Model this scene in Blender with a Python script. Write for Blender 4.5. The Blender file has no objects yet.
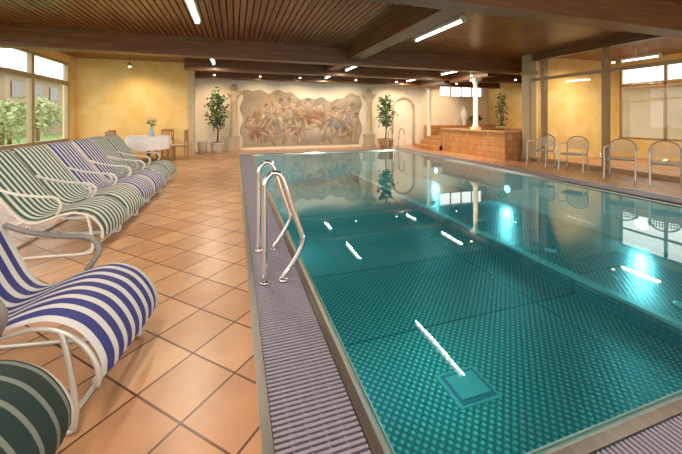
import bpy, math, random
import numpy as np
from mathutils import Vector, Matrix, Euler
random.seed(7)
sc = bpy.context.scene
COL = sc.collection

# ---------------------------------------------------------------- materials
def nmat(name):
    m = bpy.data.materials.new(name); m.use_nodes = True
    nt = m.node_tree; nt.nodes.clear()
    out = nt.nodes.new('ShaderNodeOutputMaterial')
    return m, nt, out
def L(nt, a, b): nt.links.new(a, b)
def pbr(name, col, rough=.5, metal=0, col2=None, nscale=8, stretch=(1,1,1), bump=0, emis=0, detail=4, spec=None, coords='Object'):
    m, nt, out = nmat(name)
    p = nt.nodes.new('ShaderNodeBsdfPrincipled')
    p.inputs['Base Color'].default_value = (*col, 1)
    p.inputs['Roughness'].default_value = rough
    p.inputs['Metallic'].default_value = metal
    if spec is not None: p.inputs['Specular IOR Level'].default_value = spec
    if emis:
        p.inputs['Emission Color'].default_value = (*col, 1); p.inputs['Emission Strength'].default_value = emis
    if col2 is not None or bump:
        tc = nt.nodes.new('ShaderNodeTexCoord'); mp = nt.nodes.new('ShaderNodeMapping')
        mp.inputs['Scale'].default_value = stretch
        L(nt, tc.outputs[coords], mp.inputs['Vector'])
        n = nt.nodes.new('ShaderNodeTexNoise'); n.inputs['Scale'].default_value = nscale; n.inputs['Detail'].default_value = detail
        L(nt, mp.outputs[0], n.inputs['Vector'])
        if col2 is not None:
            r = nt.nodes.new('ShaderNodeValToRGB')
            r.color_ramp.elements[0].color = (*col, 1); r.color_ramp.elements[0].position = .35
            r.color_ramp.elements[1].color = (*col2, 1); r.color_ramp.elements[1].position = .65
            L(nt, n.outputs['Fac'], r.inputs['Fac']); L(nt, r.outputs['Color'], p.inputs['Base Color'])
        if bump:
            b = nt.nodes.new('ShaderNodeBump'); b.inputs['Strength'].default_value = bump; b.inputs['Distance'].default_value = .02
            L(nt, n.outputs['Fac'], b.inputs['Height']); L(nt, b.outputs['Normal'], p.inputs['Normal'])
    L(nt, p.outputs[0], out.inputs[0])
    return m
def emit(name, col, s):
    m, nt, out = nmat(name); e = nt.nodes.new('ShaderNodeEmission')
    e.inputs[0].default_value = (*col, 1); e.inputs[1].default_value = s
    L(nt, e.outputs[0], out.inputs[0]); return m

M_yellow = pbr('yellow_plaster', (.84,.58,.20), .85, col2=(.90,.69,.32), nscale=2.5, bump=.15, detail=6)
M_white = pbr('white_plaster', (.86,.79,.66), .85, col2=(.90,.84,.72), nscale=3)
M_cream = pbr('cream_stone', (.50,.40,.27), .7, col2=(.64,.54,.38), nscale=14, bump=.3)
M_beam = pbr('beam_wood', (.13,.052,.018), .42, col2=(.22,.095,.036), nscale=3, stretch=(.4,6,6))
M_beamL = pbr('beam_wood_long', (.13,.052,.018), .42, col2=(.22,.095,.036), nscale=3, stretch=(6,.4,6))
M_slat = pbr('ceiling_slat_wood', (.17,.056,.014), .28, col2=(.33,.125,.036), nscale=2.2, stretch=(7,.35,1), detail=3)
M_slatdark = pbr('ceiling_gap', (.018,.006,.003), .8)
M_frame = pbr('window_frame_wood', (.45,.34,.21), .5)
M_bronze = pbr('bronze_frame', (.36,.23,.11), .4)
M_steel = pbr('stainless_steel', (.66,.67,.66), .28, 1, col2=(.78,.79,.78), nscale=3, stretch=(8,1,8))
M_chrome = pbr('chrome', (.80,.80,.80), .12, 1)
M_grate = pbr('grating_grey', (.38,.37,.46), .4, .3)
M_dark = pbr('channel_dark', (.012,.012,.035), .6)
M_wplastic = pbr('white_frame', (.75,.75,.72), .35)
M_gplastic = pbr('grey_armrest', (.24,.23,.22), .4)
M_gframe = pbr('grey_metal_frame', (.58,.57,.54), .35, .4)
M_cloth = pbr('table_cloth', (.80,.79,.80), .8)
M_chairwood = pbr('chair_wood', (.36,.19,.075), .4)
M_leaf = pbr('leaf_green', (.025,.09,.015), .5, col2=(.08,.20,.04), nscale=9)
M_leafO = pbr('leaf_outdoor', (.15,.23,.08), .6, col2=(.36,.42,.22), nscale=1.2)
M_trunk = pbr('trunk_bark', (.12,.07,.035), .8)
M_pot = pbr('terracotta_pot', (.46,.27,.12), .7, col2=(.56,.37,.2), nscale=8)
M_potw = pbr('white_pot', (.62,.58,.5), .5)
M_lamp = emit('lamp_tube', (1,.95,.85), 9)
M_lampw = emit('warm_bulb', (1,.80,.50), 14)
M_soil = pbr('soil', (.04,.025,.015), .9)
M_rattan = pbr('rattan', (.60,.50,.36), .6, col2=(.72,.62,.46), nscale=60)
M_flower = pbr('flower_white', (.85,.8,.85), .6)
M_glassy = pbr('vase_blue', (.35,.5,.7), .15)
M_outwall = pbr('outdoor_wall', (.26,.20,.14), .8)
M_outwall2 = pbr('shed_wall', (.20,.15,.095), .8, col2=(.27,.21,.13), nscale=1)
M_outwin = pbr('outdoor_window', (.08,.08,.08), .2)

# tiles
def tile_mat(name, size, rot, c1, c2, cm, rough=.33, mort=.012):
    m, nt, out = nmat(name)
    tc = nt.nodes.new('ShaderNodeTexCoord'); mp = nt.nodes.new('ShaderNodeMapping')
    mp.inputs['Rotation'].default_value = rot
    L(nt, tc.outputs['Object'], mp.inputs[0])
    b = nt.nodes.new('ShaderNodeTexBrick'); b.offset = 0; b.squash = 1
    b.inputs['Scale'].default_value = 1; b.inputs['Brick Width'].default_value = size; b.inputs['Row Height'].default_value = size
    b.inputs['Mortar Size'].default_value = mort*.5; b.inputs['Mortar Smooth'].default_value = .2
    b.inputs['Color1'].default_value = (*c1,1); b.inputs['Color2'].default_value = (*c2,1); b.inputs['Mortar'].default_value = (*cm,1)
    L(nt, mp.outputs[0], b.inputs['Vector'])
    n = nt.nodes.new('ShaderNodeTexNoise'); n.inputs['Scale'].default_value = 5; n.inputs['Detail'].default_value = 5
    L(nt, tc.outputs['Object'], n.inputs['Vector'])
    mr = nt.nodes.new('ShaderNodeMapRange'); mr.inputs[3].default_value = .72; mr.inputs[4].default_value = 1.22
    L(nt, n.outputs['Fac'], mr.inputs[0])
    mx = nt.nodes.new('ShaderNodeMix'); mx.data_type='RGBA'; mx.blend_type='MULTIPLY'; mx.inputs[0].default_value = 1
    L(nt, b.outputs['Color'], mx.inputs[6]); L(nt, mr.outputs[0], mx.inputs[7])
    p = nt.nodes.new('ShaderNodeBsdfPrincipled'); p.inputs['Roughness'].default_value = rough
    L(nt, mx.outputs[2], p.inputs['Base Color'])
    bp = nt.nodes.new('ShaderNodeBump'); bp.invert = True; bp.inputs['Strength'].default_value=.4; bp.inputs['Distance'].default_value=.01
    L(nt, b.outputs['Fac'], bp.inputs['Height']); L(nt, bp.outputs[0], p.inputs['Normal'])
    L(nt, p.outputs[0], out.inputs[0]); return m
M_tile = tile_mat('terracotta_floor', .31, (0,0,math.radians(45)), (.49,.255,.135), (.62,.37,.21), (.10,.045,.025))
M_ttx = tile_mat('terracotta_wall_x', .2, (0,math.radians(90),0), (.54,.25,.09), (.66,.34,.14), (.25,.14,.08))
M_tty = tile_mat('terracotta_wall_y', .2, (math.radians(90),0,0), (.54,.25,.09), (.66,.34,.14), (.25,.14,.08))
M_ttz = tile_mat('terracotta_top', .2, (0,0,0), (.56,.29,.13), (.64,.36,.17), (.3,.17,.1))

# striped fabric
def stripe(name, c, period, duty, wh=(.68,.69,.68)):
    m, nt, out = nmat(name)
    tc = nt.nodes.new('ShaderNodeTexCoord'); s = nt.nodes.new('ShaderNodeSeparateXYZ'); L(nt, tc.outputs['Object'], s.inputs[0])
    a = nt.nodes.new('ShaderNodeMath'); a.operation='DIVIDE'; a.inputs[1].default_value = period; L(nt, s.outputs[1], a.inputs[0])
    a2 = nt.nodes.new('ShaderNodeMath'); a2.operation='ADD'; a2.inputs[1].default_value = 20+duty/2; L(nt, a.outputs[0], a2.inputs[0])
    f = nt.nodes.new('ShaderNodeMath'); f.operation='FRACT'; L(nt, a2.outputs[0], f.inputs[0])
    g = nt.nodes.new('ShaderNodeMath'); g.operation='LESS_THAN'; g.inputs[1].default_value = duty; L(nt, f.outputs[0], g.inputs[0])
    mx = nt.nodes.new('ShaderNodeMix'); mx.data_type='RGBA'; mx.inputs[6].default_value=(*wh,1); mx.inputs[7].default_value=(*c,1)
    L(nt, g.outputs[0], mx.inputs[0])
    p = nt.nodes.new('ShaderNodeBsdfPrincipled'); p.inputs['Roughness'].default_value=.7
    L(nt, mx.outputs[2], p.inputs['Base Color'])
    L(nt, p.outputs[0], out.inputs[0]); return m
M_blue = stripe('blue_white_stripe', (.035,.045,.22), .075, .57, (.62,.64,.67))
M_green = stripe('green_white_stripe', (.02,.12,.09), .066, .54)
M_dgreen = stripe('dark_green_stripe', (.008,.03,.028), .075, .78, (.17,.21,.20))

# pool steel floor
def pool_mat():
    m, nt, out = nmat('pool_bottom_steel')
    tc = nt.nodes.new('ShaderNodeTexCoord')
    mp = nt.nodes.new('ShaderNodeMapping'); mp.inputs['Rotation'].default_value=(0,0,math.radians(45)); L(nt, tc.outputs['Object'], mp.inputs[0])
    v = nt.nodes.new('ShaderNodeTexVoronoi'); v.inputs['Scale'].default_value=19; v.inputs['Randomness'].default_value=0
    L(nt, mp.outputs[0], v.inputs['Vector'])
    r = nt.nodes.new('ShaderNodeValToRGB'); r.color_ramp.elements[0].position=.18; r.color_ramp.elements[0].color=(.85,.95,.95,1)
    r.color_ramp.elements[1].position=.42; r.color_ramp.elements[1].color=(.27,.37,.38,1)
    L(nt, v.outputs['Distance'], r.inputs['Fac'])
    b = nt.nodes.new('ShaderNodeTexBrick'); b.offset=0; b.inputs['Scale'].default_value=1
    b.inputs['Brick Width'].default_value=2.9; b.inputs['Row Height'].default_value=1.5; b.inputs['Mortar Size'].default_value=.012
    b.inputs['Color1'].default_value=(1,1,1,1); b.inputs['Color2'].default_value=(.82,.87,.87,1); b.inputs['Mortar'].default_value=(.35,.45,.45,1)
    mp2 = nt.nodes.new('ShaderNodeMapping'); mp2.inputs['Location'].default_value=(-.75,-.2,0); L(nt, tc.outputs['Object'], mp2.inputs[0]); L(nt, mp2.outputs[0], b.inputs['Vector'])
    mx = nt.nodes.new('ShaderNodeMix'); mx.data_type='RGBA'; mx.blend_type='MULTIPLY'; mx.inputs[0].default_value=1
    L(nt, r.outputs[0], mx.inputs[6]); L(nt, b.outputs['Color'], mx.inputs[7])
    p = nt.nodes.new('ShaderNodeBsdfPrincipled'); p.inputs['Roughness'].default_value=.34; p.inputs['Metallic'].default_value=.65
    L(nt, mx.outputs[2], p.inputs['Base Color'])
    bp = nt.nodes.new('ShaderNodeBump'); bp.invert=True; bp.inputs['Strength'].default_value=.5; bp.inputs['Distance'].default_value=.01
    L(nt, v.outputs['Distance'], bp.inputs['Height'])
    L(nt, bp.outputs[0], p.inputs['Normal'])
    L(nt, p.outputs[0], out.inputs[0]); return m
M_poolfloor = pool_mat()
M_poolwall = pbr('pool_wall_steel', (.62,.74,.74), .4, .3)

def water_mat():
    m, nt, out = nmat('pool_water')
    t = nt.nodes.new('ShaderNodeBsdfTransparent'); t.inputs[0].default_value=(.19,.72,.76,1)
    g = nt.nodes.new('ShaderNodeBsdfGlossy'); g.inputs['Roughness'].default_value=.012; g.inputs[0].default_value=(1,1,1,1)
    tc = nt.nodes.new('ShaderNodeTexCoord'); n = nt.nodes.new('ShaderNodeTexNoise'); n.inputs['Scale'].default_value=1.6; n.inputs['Detail'].default_value=1
    L(nt, tc.outputs['Object'], n.inputs['Vector'])
    b = nt.nodes.new('ShaderNodeBump'); b.inputs['Strength'].default_value=.025; b.inputs['Distance'].default_value=.03
    L(nt, n.outputs['Fac'], b.inputs['Height']); L(nt, b.outputs[0], g.inputs['Normal'])
    f = nt.nodes.new('ShaderNodeFresnel'); f.inputs['IOR'].default_value=1.45
    mx = nt.nodes.new('ShaderNodeMixShader'); L(nt, f.outputs[0], mx.inputs[0]); L(nt, t.outputs[0], mx.inputs[1]); L(nt, g.outputs[0], mx.inputs[2])
    L(nt, mx.outputs[0], out.inputs[0]); return m
M_water = water_mat()
def glass_mat():
    m, nt, out = nmat('window_glass')
    t = nt.nodes.new('ShaderNodeBsdfTransparent'); t.inputs[0].default_value=(.95,.96,.93,1)
    g = nt.nodes.new('ShaderNodeBsdfGlossy'); g.inputs['Roughness'].default_value=.01
    f = nt.nodes.new('ShaderNodeFresnel'); f.inputs['IOR'].default_value=1.5
    mx = nt.nodes.new('ShaderNodeMixShader'); L(nt, f.outputs[0], mx.inputs[0]); L(nt, t.outputs[0], mx.inputs[1]); L(nt, g.outputs[0], mx.inputs[2])
    L(nt, mx.outputs[0], out.inputs[0]); return m
M_glass = glass_mat()

# ---------------------------------------------------------------- builder
def catmull(pts, n=6):
    P=[Vector(p) for p in pts]; out=[]
    for i in range(len(P)-1):
        p0=P[max(i-1,0)];p1=P[i];p2=P[i+1];p3=P[min(i+2,len(P)-1)]
        for k in range(n):
            t=k/n
            out.append(.5*((2*p1)+(-p0+p2)*t+(2*p0-5*p1+4*p2-p3)*t*t+(-p0+3*p1-3*p2+p3)*t**3))
    out.append(P[-1]); return out
class B:
    def __init__(s): s.v=[];s.f=[];s.m=[];s.sm=[];s.mats=[]
    def mi(s,m):
        if m not in s.mats: s.mats.append(m)
        return s.mats.index(m)
    def face(s,idx,m,sm=False): s.f.append(idx); s.m.append(s.mi(m)); s.sm.append(sm)
    def box(s,x0,y0,z0,x1,y1,z1,m,mats=None):
        o=len(s.v)
        s.v+=[(x0,y0,z0),(x1,y0,z0),(x1,y1,z0),(x0,y1,z0),(x0,y0,z1),(x1,y0,z1),(x1,y1,z1),(x0,y1,z1)]
        fs=[(0,3,2,1),(4,5,6,7),(0,1,5,4),(2,3,7,6),(1,2,6,5),(3,0,4,7)]
        for k,q in enumerate(fs):
            mm = m if mats is None else (mats['z'] if k<2 else mats['y'] if k<4 else mats['x'])
            s.face([o+i for i in q],mm)
    def quad(s,pts,m):
        o=len(s.v); s.v+=[tuple(p) for p in pts]; s.face(list(range(o,o+len(pts))),m)
    def tube(s,pts,r,m,n=8,smooth=6,closed=False):
        P=catmull(pts,smooth) if smooth else [Vector(p) for p in pts]
        N=len(P); o=len(s.v); up=None
        for i,p in enumerate(P):
            if closed: t=(P[(i+1)%N]-P[i-1])
            else: t=P[min(i+1,N-1)]-P[max(i-1,0)]
            t.normalize()
            if up is None:
                a=Vector((0,0,1)) if abs(t.z)<.9 else Vector((0,1,0))
                up=(a-t*a.dot(t)).normalized()
            else:
                up=(up-t*up.dot(t)).normalized()
            sd=t.cross(up)
            rr=r[min(i*len(r)//N,len(r)-1)] if isinstance(r,(list,tuple)) else r
            for k in range(n):
                a=2*math.pi*k/n
                s.v.append(tuple(p+(up*math.cos(a)+sd*math.sin(a))*rr))
        R=N if closed else N-1
        for i in range(R):
            for k in range(n):
                a=o+i*n+k;b=o+i*n+(k+1)%n;c=o+((i+1)%N)*n+(k+1)%n;d=o+((i+1)%N)*n+k
                s.face([a,b,c,d],m,True)
        if not closed:
            s.face([o+k for k in range(n)][::-1],m); s.face([o+(N-1)*n+k for k in range(n)],m)
    def lathe(s,prof,c,m,n=20,wob=0):
        o=len(s.v)
        for (r,z) in prof:
            for k in range(n):
                a=2*math.pi*k/n
                rr=r*(1+wob*math.cos(a*8))
                s.v.append((c[0]+rr*math.cos(a),c[1]+rr*math.sin(a),c[2]+z))
        for i in range(len(prof)-1):
            for k in range(n):
                s.face([o+i*n+k,o+i*n+(k+1)%n,o+(i+1)*n+(k+1)%n,o+(i+1)*n+k],m,True)
        s.face([o+k for k in range(n)][::-1],m); s.face([o+(len(prof)-1)*n+k for k in range(n)],m)
    def leaf(s,p,sz,m,d=None):
        d=Vector((random.gauss(0,1),random.gauss(0,1),random.gauss(-.2,.7))).normalized() if d is None else d
        sd=d.cross(Vector((random.gauss(0,1),random.gauss(0,1),random.gauss(0,1)))).normalized()
        p=Vector(p); 
        s.quad([p,p+d*sz*.5+sd*sz*.25,p+d*sz,p+d*sz*.5-sd*sz*.25],m)
    def obj(s,name,loc=(0,0,0),rot=0,parent=None,bevel=0):
        me=bpy.data.meshes.new(name); me.from_pydata(s.v,[],s.f); 
        for m in s.mats: me.materials.append(m)
        me.polygons.foreach_set('material_index',s.m); me.polygons.foreach_set('use_smooth',s.sm); me.update()
        o=bpy.data.objects.new(name,me); COL.objects.link(o); o.location=loc; o.rotation_euler=(0,0,rot)
        if parent: o.parent=parent
        if bevel:
            md=o.modifiers.new('b','BEVEL'); md.width=bevel; md.segments=2; md.limit_method='ANGLE'
        return o
def empty(name,loc=(0,0,0)):
    e=bpy.data.objects.new(name,None); COL.objects.link(e); e.location=loc; return e
rad=math.radians

# ---------------------------------------------------------------- dims
XL=-4.83; XR=8.6; YB=13.8; YF=-3.5; ZC=3.22
PX0,PX1,PY0,PY1=.60,6.40,1.0,12.0
CH=.5
OX0,OX1,OY0,OY1=PX0-CH,PX1+CH,PY0-CH,PY1+CH
XA=12.5

# floor
b=B()
for r in [(XL,YF,OX0,YB),(OX1,YF,XA,YB),(OX0,YF,OX1,OY0),(OX0,OY1,OX1,YB)]:
    b.box(r[0],r[1],-.2,r[2],r[3],0,M_tile)
b.obj('floor')

# pool
pool=empty('swimming_pool')
b=B(); ZF=-1.05; XBN=4.3
b.quad([(PX0,PY0,ZF),(PX1,PY0,ZF),(PX1,PY1,ZF),(PX0,PY1,ZF)],M_poolfloor)
b.quad([(PX0,PY0,ZF),(PX0,PY1,ZF),(PX0,PY1,-.02),(PX0,PY0,-.02)],M_poolwall)
b.quad([(PX1,PY1,ZF),(PX1,PY0,ZF),(PX1,PY0,-.02),(PX1,PY1,-.02)],M_poolwall)
b.quad([(PX0,PY0,ZF),(PX1,PY0,ZF),(PX1,PY0,-.02),(PX0,PY0,-.02)],M_poolwall)
b.quad([(PX0,PY1,ZF),(PX1,PY1,ZF),(PX1,PY1,-.02),(PX0,PY1,-.02)],M_poolwall)
b.box(XBN,1.6,ZF,PX1-.001,PY1-.001,-.80,M_poolfloor)
b.box(XBN-.05,1.6,-.82,XBN+.05,PY1-.001,-.785,M_poolwall)
b.box(PX0+.001,PY0+.001,ZF,PX0+.14,PY1-.001,ZF+.03,M_poolwall)
b.obj('basin',parent=pool)
# drain
b=B()
b.box(1.74,2.2,ZF,2.14,2.56,ZF+.008,M_poolwall)
b.box(1.765,2.225,ZF+.008,2.115,2.535,ZF+.013,M_grate)
b.box(1.80,2.26,ZF+.013,2.08,2.50,ZF+.022,M_poolwall)
b.obj('floor_drain',parent=pool)
b=B()
for jy in (2.3,3.9,5.5,7.1): b.lathe([(.08,0),(.08,.012),(.05,.02)],(4.75,jy,-.80),M_poolwall,16)
b.obj('bubble_jets',parent=pool)
M_uw=emit('added_underwater_lens',(.80,.97,1),6)
b=B()
def disc(b,c,nx,r,m,off):
    o=len(b.v); n=20
    for k in range(n): b.v.append((c[0]+nx*off,c[1]+r*math.cos(2*math.pi*k/n),c[2]+r*math.sin(2*math.pi*k/n)))
    b.face([o+k for k in range(n)] if nx>0 else [o+k for k in range(n)][::-1],m)
for (x,y,nx,e) in [(PX0,2.6,1,9),(PX0,5.6,1,14),(PX0,8.6,1,14),(PX0,11,1,12),(PX1,3.6,-1,10),(PX1,6.4,-1,12),(PX1,9.4,-1,12)]:  # lamps added in the pool walls to brighten the water; left-wall row unseen
    z=-.45; disc(b,(x,y,z),nx,.12,M_steel,.01); disc(b,(x,y,z),nx,.09,M_uw,.02)
    l=bpy.data.lights.new('underwater_fill_light','AREA'); l.shape='DISK'; l.size=.17; l.energy=e; l.color=(.85,.97,1)
    o=bpy.data.objects.new('underwater_fill_light',l); COL.objects.link(o); o.location=(x+nx*.03,y,z); o.rotation_euler=(0,rad(-82 if nx>0 else 82),0); o.parent=pool
b.obj('added_underwater_lamps',parent=pool)
# lip and channel
b=B()
def ring(x0,y0,x1,y1,w,z0,z1,m):
    b.box(x0,y0,z0,x0+w,y1,z1,m); b.box(x1-w,y0,z0,x1,y1,z1,m)
    b.box(x0+w,y0,z0,x1-w,y0+w,z1,m); b.box(x0+w,y1-w,z0,x1-w,y1,z1,m)
ring(OX0,OY0,OX1,OY1,.045,-.2,.012,M_steel)
o0=(PX0-.09,PY0-.09,PX1+.09,PY1+.09); i0=(PX0+.02,PY0+.02,PX1-.02,PY1-.02)
def rect(t,z): return [(t[0],t[1],z),(t[2],t[1],z),(t[2],t[3],z),(t[0],t[3],z)]
A=rect(o0,0.0); Bq=rect(i0,-.055); C=rect(o0,-.2); mid=rect((PX0-.05,PY0-.05,PX1+.05,PY1+.05),.004)
for k in range(4):
    j=(k+1)%4
    b.quad([A[k],A[j],mid[j],mid[k]],M_steel); b.quad([mid[k],mid[j],Bq[j],Bq[k]],M_steel); b.quad([C[k],C[j],A[j],A[k]],M_steel)
for r in [(OX0,OY0,PX0-.09,OY1),(PX1+.09,OY0,OX1,OY1),(PX0-.09,OY0,PX1+.09,PY0-.09),(PX0-.09,PY1+.09,PX1+.09,OY1)]:
    b.box(r[0],r[1],-.22,r[2],r[3],-.14,M_dark)
b.obj('overflow_lip',parent=pool)
b=B(); pit=.026; w=.013
gx0,gx1=OX0+.05,PX0-.095
y=OY0+.05
while y<OY1-.06:
    b.box(gx0,y,-.035,gx1,y+w,-.004,M_grate); b.box(PX1+.095,y,-.035,OX1-.05,y+w,-.004,M_grate); y+=pit
for k in range(1,5):
    xx=gx0+(gx1-gx0)*k/5; b.box(xx-.004,OY0+.05,-.04,xx+.004,OY1-.05,-.012,M_grate)
x=PX0-.09
while x<PX1+.08:
    b.box(x,OY0+.05,-.035,x+w,PY0-.095,-.004,M_grate); b.box(x,PY1+.095,-.035,x+w,OY1-.05,-.004,M_grate); x+=pit
b.obj('overflow_grating',parent=pool)
b=B(); b.quad([(PX0-.005,PY0-.005,-.03),(PX1+.005,PY0-.005,-.03),(PX1+.005,PY1+.005,-.03),(PX0-.005,PY1+.005,-.03)],M_water)
b.obj('water_surface',parent=pool)

# handrails
def handrail(y):
    b=B()
    b.tube([(.225,y,-.02),(.225,y,.3),(.222,y,.70),(.235,y,.80),(.285,y,.86),(.345,y,.845),(.385,y,.76),(.44,y,.58),(.515,y,.37),(.53,y,.29),(.50,y,.21),(.43,y,.10),(.375,y,.03),(.37,y,-.02)],.021,M_chrome,12,8)
    b.lathe([(.04,-.004),(.04,.012),(.024,.02)],(.225,y,0),M_chrome,16); b.lathe([(.04,-.004),(.04,.012),(.024,.02)],(.372,y,0),M_chrome,16)
    return b
handrail(2.64).obj('pool_handrail'); handrail(3.30).obj('pool_handrail')
b=B()
for xx in (6.1,6.6):
    b.tube([(xx,12.45,.0),(xx,12.4,.5),(xx,12.3,.80),(xx,12.1,.85),(xx,11.93,.7),(xx,11.9,.2),(xx,11.9,-.6)],.02,M_chrome,10,6)
for z in (-.5,-.25): b.box(6.1,11.86,z,6.6,11.94,z+.03,M_chrome)
b.obj('pool_ladder')

# ---------------------------------------------------------------- shell
def wall(name,x0,y0,z0,x1,y1,z1,m):
    b=B(); b.box(x0,y0,z0,x1,y1,z1,m); return b.obj(name)
b=B(); b.box(XL-.2,YF,-.2,XL,YB,.60,M_white); b.box(XL-.2,YF,3.0,XL,YB,ZC+.1,M_yellow); b.box(XL-.2,12.2,.6,XL,YB,3.0,M_yellow)
b.obj('wall_left')
ys=[12.2-1.9*i for i in range(9)]
for i in range(8):
    y1=ys[i]; y0=max(ys[i+1],YF)
    b=B(); t=.06; X0,X1=XL-.14,XL-.03
    b.box(X0,y0,.6,X1,y0+t,3.0,M_frame); b.box(X0,y1-t,.6,X1,y1,3.0,M_frame)
    b.box(X0,y0+t,.6,X1,y1-t,.68,M_frame); b.box(X0,y0+t,2.93,X1,y1-t,3.0,M_frame); b.box(X0,y0+t,2.31,X1,y1-t,2.42,M_frame)
    b.quad([(XL-.09,y0,.6),(XL-.09,y1,.6),(XL-.09,y1,3.0),(XL-.09,y0,3.0)],M_glass)
    b.obj('window_%d'%(i+1))
b=B(); b.box(XL-.02,YF,.56,XL+.12,12.45,.6,M_frame); b.obj('trim_1')
wall('wall_lounge',XL,12.5,0,-1.45,12.7,ZC,M_yellow)
wall('wall_niche',-1.6,12.72,0,-1.45,YB,ZC,M_white)
b=B(); b.box(-1.52,12.38,0,-1.34,12.56,ZC,M_cream); b.obj('trim_2')
b=B(); b.box(XL,YB,-.2,9.6,YB+.2,ZC+.1,M_white); b.box(9.6,YB,-.2,12.2,YB+.2,2.35,M_white); b.box(9.6,YB,3.0,12.2,YB+.2,ZC+.1,M_white); b.box(12.2,YB,-.2,XA+.2,YB+.2,ZC+.1,M_white)
b.obj('wall_back')
b=B()
for i in range(5): b.box(9.6+i*.64,YB+.04,2.35,9.64+i*.64,YB+.1,3.0,M_bronze)
b.box(9.6,YB+.04,2.35,12.2,YB+.1,2.39,M_bronze); b.box(9.6,YB+.04,2.96,12.2,YB+.1,3.0,M_bronze)
b.quad([(9.6,YB+.07,2.35),(12.2,YB+.07,2.35),(12.2,YB+.07,3.0),(9.6,YB+.07,3.0)],M_glass)
b.obj('window_9')
b=B(); b.box(XA,YF,-.2,XA+.2,5.2,ZC+.1,M_yellow); b.box(XA,7.7,-.2,XA+.2,YB,ZC+.1,M_yellow); b.box(XA,5.2,-.2,XA+.2,7.7,.6,M_yellow); b.box(XA,5.2,3.0,XA+.2,7.7,ZC+.1,M_yellow)
b.obj('wall_alcove')
b=B()
for y in (5.2,6.42,7.64): b.box(XA+.02,y,.6,XA+.1,y+.06,3.0,M_bronze)
for z in (.6,2.35,2.94): b.box(XA+.02,5.26,z,XA+.1,7.64,z+.06,M_bronze)
b.quad([(XA+.06,5.2,.6),(XA+.06,7.7,.6),(XA+.06,7.7,3.0),(XA+.06,5.2,3.0)],M_glass); b.obj('window_11')
wall('wall_divider',8.75,7.80,0,XA,7.95,ZC,M_yellow)
b=B(); b.box(XL,YF-.2,-.2,XA,YF,.4,M_white); b.box(XL,YF-.2,3.0,XA,YF,ZC+.1,M_white)
for x in (XL,-1.0,3.0,7.0,XA-.3): b.box(x,YF-.2,.4,x+.3,YF,3.0,M_white)
b.obj('wall_front')
# right glass wall
b=B()
b.box(XR,YF,0,XR+.12,7.6,.10,M_bronze); b.box(XR,YF,2.42,XR+.12,7.6,2.50,M_bronze); b.box(XR-.05,YF,3.02,XR+.15,7.6,ZC,M_beamL)
for y in (7.3,5.62,3.74,1.86,0,-1.9): b.box(XR-.02,y-.05,0,XR+.14,y+.05,3.02,M_bronze)
b.quad([(XR+.06,YF,.1),(XR+.06,7.5,.1),(XR+.06,7.5,3.02),(XR+.06,YF,3.02)],M_glass)
b.obj('window_10')
b=B(); b.box(8.45,7.62,0,8.73,7.90,ZC,M_frame); b.box(8.42,7.58,0,8.76,7.94,.12,M_bronze); b.box(8.42,7.58,2.62,8.76,7.94,2.72,M_bronze); b.obj('timber_column',bevel=.01)
# ceiling
b=B()
b.box(XL-.2,YF-.2,ZC+.05,XA+.2,YB+.2,ZC+.15,M_slatdark)
x=XL
while x<XA:
    b.box(x,YF,ZC,min(x+.09,XA),YB,ZC+.05,M_slat); x+=.112
b.obj('ceiling')
def beam(y,x0,x1,z=2.80,w=.26):
    b=B(); b.box(x0,y,z,x1,y+w,ZC,M_beam); b.box(x0,y-.03,z-.03,x1,y+w+.03,z+.06,M_beam); b.obj('ceiling_beam')
beam(3.5,XL,XR-.05); beam(8.45,XL,XA); beam(10.8,-1.44,XA); beam(13.0,-1.44,XA); beam(-1.5,XL,XR-.05)
def lbeam(x,y0,y1,z=2.92,w=.34):
    b=B(); b.box(x,y0,z,x+w,y1,ZC,M_beamL); b.box(x-.03,y0,z-.02,x+w+.03,y1,z+.05,M_beamL); b.obj('ceiling_beam')
lbeam(2.95,3.8,8.4); lbeam(2.95,8.75,10.75); lbeam(2.95,-1.2,3.45)
lbeam(7.95,8.75,10.75,2.7); lbeam(7.95,11.1,12.95,2.7)

# ---------------------------------------------------------------- lamps
def lamp(x,y0,y1,e=55):
    z=2.93
    b=B(); b.box(x-.06,y0,z,x+.06,y1,z+.06,M_wplastic)
    b.tube([(x,y0+.04,z-.02),(x,y1-.04,z-.02)],.018,M_lamp,10,0)
    b.box(x-.04,y0,z-.045,x+.04,y0+.03,z,M_wplastic); b.box(x-.04,y1-.03,z-.045,x+.04,y1,z,M_wplastic)
    b.box(x-.02,y0+.3,z+.06,x+.02,y0+.34,ZC,M_wplastic); b.box(x-.02,y1-.34,z+.06,x+.02,y1-.3,ZC,M_wplastic)
    b.obj('fluorescent_lamp')
    l=bpy.data.lights.new('tube_light','AREA'); l.shape='RECTANGLE'; l.size=.03; l.size_y=y1-y0; l.energy=e; l.color=(1,.84,.64)
    o=bpy.data.objects.new('tube_light',l); COL.objects.link(o); o.location=(x,(y0+y1)/2,z-.06)
E=58
for x in (-.6,3.6):
    lamp(x,4.5,6.0,E); lamp(x,9.2,10.5,E)
lamp(3.5,12.0,12.8,42); lamp(7.3,9.2,10.4,E); lamp(7.2,12.0,12.8,42)
lamp(-.6,-.2,1.3,E); lamp(3.6,-.2,1.3,E); lamp(-3.6,1.0,2.5,E)
lamp(7.3,-.2,1.3,E); lamp(10.5,5.5,6.4,E)
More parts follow.
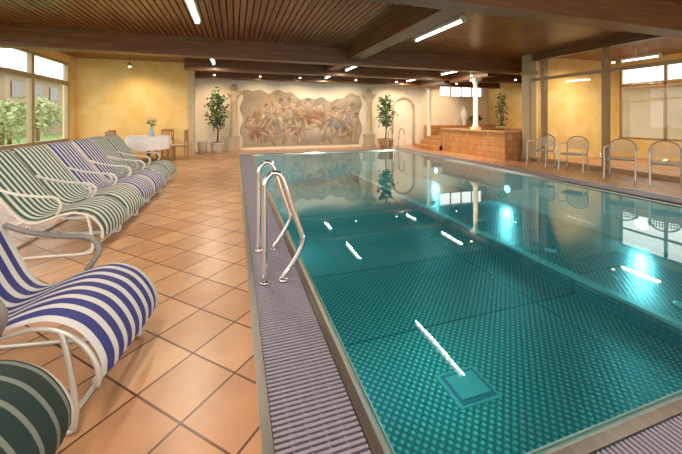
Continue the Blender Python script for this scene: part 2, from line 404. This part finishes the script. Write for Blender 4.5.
def spot(x,y,z,e,tgt):
    b=B(); b.lathe([(.03,0),(.05,.03),(.05,.09),(.03,.1)],(x,y,z),M_bronze,14); b.lathe([(.001,-.03),(.03,-.02),(.04,0)],(x,y,z),M_lampw,12)
    b.box(x-.01,y-.01,z+.1,x+.01,y+.01,ZC,M_bronze)
    b.obj('ceiling_spotlight')
    l=bpy.data.lights.new('spot_light','SPOT'); l.energy=e; l.spot_size=math.radians(110); l.spot_blend=.8; l.color=(1,.72,.42); l.shadow_soft_size=.06
    o=bpy.data.objects.new('spot_light',l); COL.objects.link(o); o.location=(x,y,z-.05)
    o.rotation_euler=(Vector(tgt)-Vector((x,y,z-.05))).to_track_quat('-Z','Y').to_euler()
for x in (.9,2.4,4.7,): spot(x,12.5,2.85,80,(x,13.8,1.2))
spot(6.6,12.6,2.85,85,(6.9,13.8,1.0)); spot(-.7,12.6,2.85,75,(-.7,13.8,1.0))
spot(9.5,12.4,2.85,120,(9.5,13.8,1.2)); spot(10.8,10.4,2.85,120,(11.8,11.5,.8)); spot(7.4,8.9,2.7,180,(8.3,9.6,.2)); spot(-3,11.3,2.85,80,(-3,12.5,1.2))
spot(10,6.3,2.85,120,(10,7.8,1.2))

# ---------------------------------------------------------------- mural
def mural():
    x0,x1,z0,z1=.20,5.48,.10,2.55
    nx,nz=300,136
    U,V=np.meshgrid(np.linspace(0,1,nx),np.linspace(0,1,nz))
    AX=(x1-x0)/(z1-z0)
    X=U*AX; Y=V
    rng=np.random.RandomState(5)
    def fbm(sx,sy,oct=4):
        r=np.zeros_like(X)
        for o in range(oct):
            for _ in range(4):
                a=rng.uniform(0,6.28); f=(2**o)*rng.uniform(3,6)
                r+=np.sin((X*math.cos(a)*sx+Y*math.sin(a)*sy)*f+rng.uniform(0,6.28)+1.5*np.sin(3*Y+X*2+rng.uniform(0,6)))/(2**o)/4
        return r
    n1=fbm(1,1);n2=fbm(1.2,1);n3=fbm(2,2)
    C=np.zeros((nz,nx,3)); base=np.array([.46,.36,.26])
    C[:]=base
    def mixc(mask,col): 
        C[:]=C*(1-mask[...,None])+np.array(col)*mask[...,None]
    mixc(np.clip(n1*.8+.3,0,1)*.8,(.60,.50,.39)); mixc(np.clip(n2*1.2-.1,0,1)*.7,(.29,.29,.32)); mixc(np.clip(n3*1.0-.2,0,1)*.6,(.44,.27,.16))
    mixc(np.clip(.35-V+.1*n1,0,1)*.9,(.27,.24,.21))
    def ell(cx,cy,a,b,ang,col,al=1):
        c,s=math.cos(ang),math.sin(ang); dx=(X-cx)*c+(Y-cy)*s; dy=-(X-cx)*s+(Y-cy)*c
        d=np.sqrt((dx/a)**2+(dy/b)**2)
        mixc(np.clip((1.22-d)/.12,0,1)*(d>.98)*al*.6,(.20,.12,.08))
        sh=np.clip(.75+.4*(dy/b)+.15*(dx/a),.5,1.15)
        m=np.clip((1.1-d)/.2,0,1)*al*.9
        C[:]=C*(1-m[...,None])+(np.array(col)[None,None]*sh[...,None])*m[...,None]
    flesh=(.64,.46,.33); cols=[(.44,.19,.12),(.52,.32,.17),(.32,.34,.38),(.62,.54,.43),(.54,.38,.18),(.50,.34,.29)]
    def fig(cx,cy,sc,ang,col):
        def P(u,v):
            return cx+sc*(u*math.cos(ang)-v*math.sin(ang)),cy+sc*(u*math.sin(ang)+v*math.cos(ang))
        a=rng.uniform(-.6,.6)
        p=P(.0,-.35); ell(*p,.30*sc,.17*sc,ang+a,col)
        p=P(.12,-.30); ell(*p,.26*sc,.06*sc,ang+a-.7,tuple(min(1,c*1.2) for c in col))
        p=P(.22,-.5); ell(*p,.22*sc,.07*sc,ang-1.0+a,flesh); p=P(-.18,-.52); ell(*p,.22*sc,.07*sc,ang-2.0+a,flesh)
        p=P(0,0); ell(*p,.12*sc,.25*sc,ang,flesh)
        for sd in (-1,1):
            p=P(sd*.2,.16); ell(*p,.17*sc,.045*sc,ang+sd*rng.uniform(.1,1.1),flesh)
        p=P(0,.36); ell(*p,.07*sc,.085*sc,ang,flesh); p=P(-.01,.42); ell(*p,.075*sc,.05*sc,ang,(.28,.17,.10))
    for cx,cy,a,bb in [(.5,.25,.35,.14),(1.3,.2,.4,.12),(1.9,.75,.3,.12),(.9,.78,.25,.1),(1.75,.3,.3,.15)]: ell(cx,cy,a,bb,.2,(.52,.47,.41),.6)
    for cx,cy,d in [(.32,.42,1),(.62,.36,1),(1.62,.38,-1)]:
        ell(cx,cy,.22,.12,.3*d,(.66,.58,.47)); ell(cx+.2*d,cy+.18,.07,.17,-.6*d,(.66,.58,.47)); ell(cx+.29*d,cy+.28,.10,.05,-.5*d,(.66,.58,.47))
        ell(cx-.1,cy-.2,.035,.15,.3,(.5,.42,.32)); ell(cx+.15*d,cy-.16,.035,.16,-.4,(.5,.42,.32))
    for i in range(11):
        cx=.2+i*.18+rng.uniform(-.04,.04); cy=.34+.28*abs(math.sin(i*1.9))+rng.uniform(-.05,.05)
        fig(cx,cy,rng.uniform(.34,.46),rng.uniform(-.9,.9),cols[i%6])
    fig(1.15,.66,.5,.1,cols[0]); fig(.62,.62,.45,-.3,cols[3]); fig(1.7,.5,.45,.4,cols[2])
    g=np.clip(n3*.16,-.14,.14); C=np.clip(C*(.92+g[...,None]),0,1)
    top=.88+.07*np.sin(U*7+.2)+.03*np.sin(U*23)+.02*np.sin(U*51)
    lf=.01+.012*np.sin(V*17); rt=.985-.015*np.sin(V*13+1)-.05*np.clip(V-.7,0,1)
    keep=(V<top)&(U>lf)&(U<rt)&(V>.0)
    verts=[];faces=[]
    for j in range(nz):
        for i in range(nx): verts.append((x0+(x1-x0)*U[j,i],YB-.012,z0+(z1-z0)*V[j,i]))
    for j in range(nz-1):
        for i in range(nx-1):
            if keep[j,i]: a=j*nx+i; faces.append((a,a+1,a+1+nx,a+nx))
    me=bpy.data.meshes.new('mural_painting'); me.from_pydata(verts,[],faces)
    ca=me.color_attributes.new('paint','FLOAT_COLOR','POINT')
    flat=np.ones((nz*nx,4),dtype=np.float32); flat[:,:3]=C.reshape(-1,3); ca.data.foreach_set('color',flat.ravel())
    m,nt,out=nmat('mural_paint'); a=nt.nodes.new('ShaderNodeAttribute'); a.attribute_name='paint'
    p=nt.nodes.new('ShaderNodeBsdfPrincipled'); p.inputs['Roughness'].default_value=.8; L(nt,a.outputs['Color'],p.inputs['Base Color']); L(nt,p.outputs[0],out.inputs[0])
    me.materials.append(m); o=bpy.data.objects.new('mural_painting',me); COL.objects.link(o)
mural()
def pilaster(x,y):
    b=B()
    b.box(x-.24,y-.2,0,x+.24,y+.2,.12,M_cream); b.box(x-.20,y-.16,.12,x+.20,y+.16,.5,M_cream); b.box(x-.23,y-.19,.5,x+.23,y+.19,.56,M_cream)
    b.lathe([(.15,.56),(.17,.60),(.14,.64),(.13,1.2),(.12,1.95),(.15,1.98),(.12,2.02),(.17,2.12),(.20,2.2)],(x,y,0),M_cream,24,.04)
    b.box(x-.23,y-.19,2.2,x+.23,y+.19,2.28,M_cream); b.box(x-.28,y-.2,2.28,x+.28,y+.2,2.36,M_cream)
    b.lathe([(.08,2.36),(.13,2.42),(.14,2.5),(.09,2.58),(.03,2.62)],(x,y,0),M_cream,16)
    b.obj('stone_pilaster')
pilaster(-.03,13.58); pilaster(5.74,13.58)

def tree(name,x,y,h,pw,potm,n=620,base=0):
    b=B()
    b.lathe([(pw*.62,0),(pw*.7,.03),(pw*.95,.22),(pw,.34),(pw*1.08,.36),(pw*1.08,.40),(pw*.9,.40)],(x,y,base),potm,24)
    b.lathe([(pw*.9,.385),(pw*.88,.405)],(x,y,base),M_soil,18)
    b.tube([(x,y,base+.35),(x+.03,y,base+.8),(x-.03,y,base+1.2),(x+.02,y,base+h*.82)],[.03,.026,.02,.014],M_trunk,8,5)
    for k in range(16):
        z=base+.95+(h-1.15)*k/15; a=k*2.4; r=.12+.22*math.sin(math.pi*(k+2)/19)
        e=(x+r*math.cos(a),y+r*math.sin(a),z+.15)
        b.tube([(x,y,z-.12),((x+e[0])/2,(y+e[1])/2,z+.05),e],.007,M_trunk,5,3)
        for q in range(n//16):
            t=random.uniform(.2,1.15)
            p=(x+(e[0]-x)*t+random.uniform(-.08,.08),y+(e[1]-y)*t+random.uniform(-.08,.08),z+.12*t+random.gauss(0,.08))
            b.leaf(p,random.uniform(.10,.15),M_leaf)
    b.obj(name)
tree('potted_ficus_tree',-.62,12.9,2.3,.22,M_potw)
tree('potted_ficus_tree',6.2,12.85,2.3,.33,M_pot)

# ---------------------------------------------------------------- alcove
b=B(); TM={'x':M_ttx,'y':M_tty,'z':M_ttz}
b.box(7.9,8.0,0,8.25,11.2,.84,M_ttz,TM); b.box(8.25,8.0,0,11.0,8.35,.84,M_ttz,TM); b.box(8.25,10.85,0,11.0,11.2,.84,M_ttz,TM); b.box(10.65,8.35,0,11.0,10.85,.84,M_ttz,TM)
b.box(8.25,8.35,0,10.65,10.85,.40,M_ttz,TM)
b.box(7.86,7.96,.84,8.29,11.24,.89,M_ttz); b.box(8.29,7.96,.84,11.04,8.39,.89,M_ttz); b.box(8.29,10.81,.84,11.04,11.24,.89,M_ttz); b.box(10.61,8.39,.84,11.04,10.81,.89,M_ttz)
b.quad([(8.25,8.35,.78),(10.65,8.35,.78),(10.65,10.85,.78),(8.25,10.85,.78)],M_water)
b.obj('whirlpool_tub')
b=B()
for i in range(3): b.box(7.5+i*.32,11.26,0,8.6+i*.3,12.7,.17*(i+1),M_ttz,TM)
b.box(8.78,11.26,0,XA-.01,12.7,.68,M_ttz,TM)
b.obj('tiled_steps')
b=B(); b.box(8.7,13.25,0,XA-.01,YB-.01,.95,M_ttz,TM); b.obj('tiled_ledge')
def column(x,y,z0,z1,r=.1):
    b=B(); b.box(x-r*1.5,y-r*1.5,z0,x+r*1.5,y+r*1.5,z0+.08,M_white)
    b.lathe([(r*1.35,.08),(r*1.4,.12),(r,.18),(r*.95,(z1-z0)*.5),(r*.85,z1-z0-.2),(r*1.2,z1-z0-.14),(r*1.4,z1-z0-.08)],(x,y,z0),M_white,24)
    b.box(x-r*1.6,y-r*1.6,z1-.08,x+r*1.6,y+r*1.6,z1,M_white); b.obj('white_column')
column(8.08,9.5,.892,2.68,.085); column(8.4,12.9,.0,2.68,.085)
b=B(); b.lathe([(.10,0),(.12,.03),(.07,.08),(.16,.3),(.2,.5),(.15,.68),(.07,.78),(.06,.86),(.11,.92),(.09,.92)],(10.75,13.45,.95),M_wplastic,24)
b.tube([(10.60,13.45,1.55),(10.5,13.45,1.72),(10.66,13.45,1.82)],.015,M_wplastic,6,4); b.tube([(10.90,13.45,1.55),(11.0,13.45,1.72),(10.84,13.45,1.82)],.015,M_wplastic,6,4)
b.obj('amphora_vase')
def climber(name,x,y,z,h):
    b=B(); b.lathe([(.12,0),(.16,.2),(.18,.22),(.15,.24)],(x,y,z),M_potw,16)
    for k in range(5):
        b.tube([(x,y,z+.2),(x+.1*math.sin(k*2),y,z+h*.4),(x+.2*math.cos(k*1.7),y+.03,z+h)],.008,M_trunk,5,4)
    for q in range(260):
        t=random.random(); b.leaf((x+random.uniform(-.1,.1)*(1+2*math.sin(3.1*t)),y+random.uniform(-.1,.1),z+.2+t*(h-.15)),.12,M_leaf)
    b.obj(name)
climber('climbing_plant',11.85,12.2,.68,1.7); climber('potted_fern',11.4,13.4,.95,.45)
b=B()
pts=[(7.0,13.74,0),(7.0,13.74,1.7)]+[(7.55-.55*math.cos(a),13.74,1.7+.55*math.sin(a)) for a in [math.pi*k/10 for k in range(1,10)]]+[(8.1,13.74,1.7),(8.1,13.74,0)]
b.tube(pts,.05,M_cream,8,2); b.obj('trim_3')

# ---------------------------------------------------------------- loungers
front=[(.0,.20),(.0,.27),(-.04,.355),(-.11,.425),(-.22,.46),(-.35,.435),(-.48,.38),(-.58,.36)]
profN=front+[(-.66,.42),(-.74,.57),(-.84,.78),(-.95,1.0),(-1.0,1.08),(-1.03,1.10)]
profF=[(.0,.16),(.0,.24),(-.04,.32),(-.11,.385),(-.22,.42),(-.35,.405),(-.48,.36),(-.58,.345)]+[(-.67,.39),(-.77,.51),(-.90,.69),(-1.03,.87),(-1.09,.94),(-1.12,.955)]
def lounger(name,x,y,rot,fab,near=None,w=.56):
    prof=profN if near else profF
    b=B(); P=catmull([(p[0],0,p[1]) for p in prof],5); N=len(P); hw=w/2; K=9
    FM=M_gframe if near else M_wplastic
    nor=[]
    for i in range(N):
        t=(P[min(i+1,N-1)]-P[max(i-1,0)]).normalized(); nor.append(Vector((t.z,0,-t.x)))
    th=.035
    def row(off,sgn):
        o=len(b.v)
        for i in range(N):
            for k in range(K):
                yy=-hw+w*k/(K-1); e=1-abs(2*k/(K-1)-1)**6
                p=P[i]+nor[i]*(th*.5*sgn*e)+Vector((0,yy,0)); b.v.append(tuple(p))
        for i in range(N-1):
            for k in range(K-1):
                q=[o+i*K+k,o+i*K+k+1,o+(i+1)*K+k+1,o+(i+1)*K+k]
                b.face(q if sgn>0 else q[::-1],fab,True)
        return o
    a=row(0,1); c=row(0,-1)
    for k in (0,N-1):
        for j in range(K-1): b.face([a+k*K+j,a+k*K+j+1,c+k*K+j+1,c+k*K+j],fab)
    dz=0 if near else -.035
    for sd in (-1,1):
        yy=sd*(hw+.010)
        b.tube([(p[0]-.003,yy,p[1]-.022) for p in prof],.011,FM,8,4)
        b.tube([(-.14,yy,.42+dz),(-.10,yy+sd*.01,.25),(-.08,yy+sd*.015,.06),(-.14,yy+sd*.015,.013),(-.5,yy+sd*.015,.013),(-.88,yy+sd*.015,.013),(-.96,yy+sd*.015,.06),(-.86,yy+sd*.01,.22),(-.64,yy,.38+dz)],.012,FM,8,5)
        b.tube([(-.38,yy,.42+dz),(-.33,yy+sd*.03,.52+dz),(-.38,yy+sd*.035,.595+dz),(-.5,yy+sd*.035,.61+dz),(-.68,yy+sd*.03,.64+dz),(-.80 if near else -.87,yy,.70+dz)],.016 if near else .013,M_gplastic if near else M_wplastic,8,5)
    for (px,pz) in [(-.14,.013),(-.88,.013),(prof[-2][0],prof[-2][1]-.01),(-.01,prof[0][1]+.01)]:
        b.tube([(px,-hw-.02,pz),(px,hw+.02,pz)],.011,FM,8,0)
    b.obj(name,(x,y,0),rot)
for i,(yy,f) in enumerate([(4.0,M_green),(4.66,M_green),(5.34,M_blue),(6.02,M_blue),(6.70,M_green),(7.36,M_green)]):
    lounger('sun_lounger',-1.20+random.uniform(-.03,.03),yy,rad(-5),f)
lounger('sun_lounger',-.49,1.90,rad(-10),M_blue,True,.56)
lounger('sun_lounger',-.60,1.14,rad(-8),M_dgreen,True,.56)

# ---------------------------------------------------------------- bistro chairs
M_chairmetal=pbr('chair_metal',(.34,.31,.27),.35,.6)
def bistro(x,y,rot):
    b=B(); s=.23
    n=20; o=len(b.v); 
    ring_=[]
    for k in range(n):
        a=2*math.pi*k/n; c,sn=math.cos(a),math.sin(a); q=(abs(c)**4+abs(sn)**4)**-.25
        ring_.append((s*c*q,s*sn*q))
    for z in (.42,.455):
        for (u,v) in ring_: b.v.append((u,v,z))
    for k in range(n): b.face([o+k,o+(k+1)%n,o+n+(k+1)%n,o+n+k],M_rattan)
    b.face([o+n+k for k in range(n)],M_rattan); b.face([o+k for k in range(n)][::-1],M_rattan)
    b.tube([(u,v,.44) for (u,v) in ring_],.014,M_chairmetal,8,0,closed=True)
    for sd in (-1,1):
        b.tube([(.24,sd*.25,.012),(.21,sd*.245,.3),(.21,sd*.25,.58),(.17,sd*.255,.66),(.05,sd*.26,.68),(-.14,sd*.25,.68),(-.23,sd*.22,.70)],.015,M_gframe,8,5)
        b.tube([(-.27,sd*.22,.012),(-.22,sd*.21,.3),(-.21,sd*.2,.45)],.014,M_gframe,8,4)
        b.tube([(.22,sd*.245,.22),(-.24,sd*.21,.22)],.008,M_chairmetal,6,0)
    back=[(-.21,-.2,.45),(-.24,-.215,.62),(-.27,-.19,.76),(-.29,-.1,.83),(-.295,0,.85),(-.29,.1,.83),(-.27,.19,.76),(-.24,.215,.62),(-.21,.2,.45)]
    b.tube(back,.015,M_chairmetal,8,5)
    for i in range(9):
        v=-.16+.04*i; h=.83-.9*v*v*2.2
        b.tube([(-.235,v,.56),(-.26,v*1.02,.68),(-.288,v,h-.01)],.008,M_rattan,5,3)
    for z in (.56,.60,.65,.70,.75):
        b.tube([(-.23-.1*(z-.55),-.205,z),(-.24-.13*(z-.55),0,z),(-.23-.1*(z-.55),.205,z)],.010,M_rattan,5,3)
    b.obj('bistro_chair',(x,y,0),rot)
for yy,r in [(6.6,190),(5.72,200),(4.72,205),(3.95,212)]: bistro(7.72,yy,rad(r))

# ---------------------------------------------------------------- dining set
b=B(); tx,ty=-2.5,11.3
b.lathe([(.03,0),(.25,.01),(.25,.04),(.05,.06),(.04,.7)],(tx,ty,0),M_chairwood,20)
b.lathe([(.02,.70),(.55,.70),(.56,.745),(.02,.75)],(tx,ty,0),M_cloth,40)
o=len(b.v); n=64
for j,(r,z) in enumerate([(.57,.755),(.59,.73),(.61,.55),(.63,.36)]):
    for k in range(n):
        a=2*math.pi*k/n; rr=r+ (.03*j/3)*math.sin(a*12); b.v.append((tx+rr*math.cos(a),ty+rr*math.sin(a),z))
for j in range(3):
    for k in range(n): b.face([o+j*n+k,o+j*n+(k+1)%n,o+(j+1)*n+(k+1)%n,o+(j+1)*n+k],M_cloth,True)
b.face([o+k for k in range(n)],M_cloth)
b.obj('round_dining_table')
b=B(); b.lathe([(.06,0),(.08,.05),(.05,.16),(.035,.24),(.05,.27)],(tx+.1,ty-.1,.757),M_glassy,18)
for k in range(9):
    a=k*2.4; e=(tx+.1+.1*math.cos(a),ty-.1+.1*math.sin(a),.757+.44+.06*(k%3))
    b.tube([(tx+.1,ty-.1,1.0),e],.005,M_leaf,5,0)
    for q in range(7): b.leaf((e[0],e[1],e[2]),.05,M_flower)
    for q in range(4): b.leaf((e[0],e[1],e[2]-.1),.08,M_leaf)
b.obj('flower_vase')
def dchair(x,y,rot):
    b=B(); m=M_chairwood
    b.box(-.22,-.22,.42,.22,.22,.46,m); b.box(-.2,-.2,.46,.2,.2,.49,M_rattan)
    for sx in (-.2,.17):
        for sy in (-.2,.17): b.box(sx,sy,0,sx+.035,sy+.035,.42 if sx>0 else .92,m)
    b.box(-.2,-.17,.84,-.175,.17,.93,m); b.box(-.2,-.17,.58,-.18,.17,.63,m)
    for k in range(4): b.box(-.195,-.13+k*.08,.63,-.18,-.10+k*.08,.84,m)
    b.obj('dining_chair',(x,y,0),rot,bevel=.006)
dchair(-1.62,11.2,rad(175)); dchair(-2.2,12.12,rad(-105)); dchair(-3.35,11.5,rad(-10)); dchair(-3.1,10.55,rad(50))
b=B(); b.lathe([(.14,0),(.17,.45),(.18,.47),(.15,.47)],(-1.1,12.7,0),M_potw,20); b.obj('waste_bin')

# ---------------------------------------------------------------- outside
b=B(); b.box(-60,-20,-.6,XL-.25,80,-.5,pbr('grass',(.10,.20,.05),.9,col2=(.16,.28,.08),nscale=2)); b.obj('lawn')
def gtree(x,y,h,r,n):
    b=B(); b.tube([(x,y,-.495),(x,y,h*.5),(x+.2,y,h*.8)],.12,M_trunk,8,3)
    for k in range(n):
        d=Vector((random.gauss(0,1),random.gauss(0,1),random.gauss(0,1))).normalized()*r*random.uniform(.4,1)
        b.leaf((x+d.x,y+d.y,h*.5+d.z*h*.5/r*.9),.34,M_leafO)
    b.obj('garden_tree')
gtree(-11.2,21.0,2.4,1.3,420); gtree(-12.5,27,3.0,1.5,480); gtree(-14.5,28,2.8,1.4,480)
b=B(); b.box(-30,36,-.5,-19,50,5.2,M_outwall)
for k in range(4):
    for zz in (.6,3.2): b.box(-18.98,36.8+k*3.2,zz,-18.9,38.4+k*3.2,zz+1.4,M_outwin)
    b.box(-29+k*2.6,35.9,3.2,-27.6+k*2.6,35.98,4.6,M_outwin)
b.box(-30.6,35.4,5.2,-18.4,50.6,5.6,M_beam)
b.box(-30,35.2,2.6,-18.2,36,2.75,M_beam)
b.obj('neighbour_house')
b=B(); b.box(17,0,-.5,21,18,2.6,M_outwall2); b.box(16.6,-.4,2.6,21.4,18.4,2.85,M_beam)
for k in range(6): b.box(16.95,1+k*2.6,.4,17,2.2+k*2.6,2.0,M_outwall)
b.obj('garden_shed')

# world
w=bpy.data.worlds.new('World'); sc.world=w; w.use_nodes=True; nt=w.node_tree
bg=nt.nodes['Background']; bg.inputs[0].default_value=(1,.98,.93,1); bg.inputs[1].default_value=3.1

cam=bpy.data.cameras.new('Camera'); co=bpy.data.objects.new('Camera',cam); COL.objects.link(co); sc.camera=co
cam.sensor_fit='HORIZONTAL'; cam.sensor_width=36; cam.lens=327/682*36; cam.shift_y=(118-227)/682
co.location=(0,0,1.3); co.rotation_euler=(rad(90),0,rad(-18)); cam.clip_start=.02
sc.view_settings.view_transform='Standard'
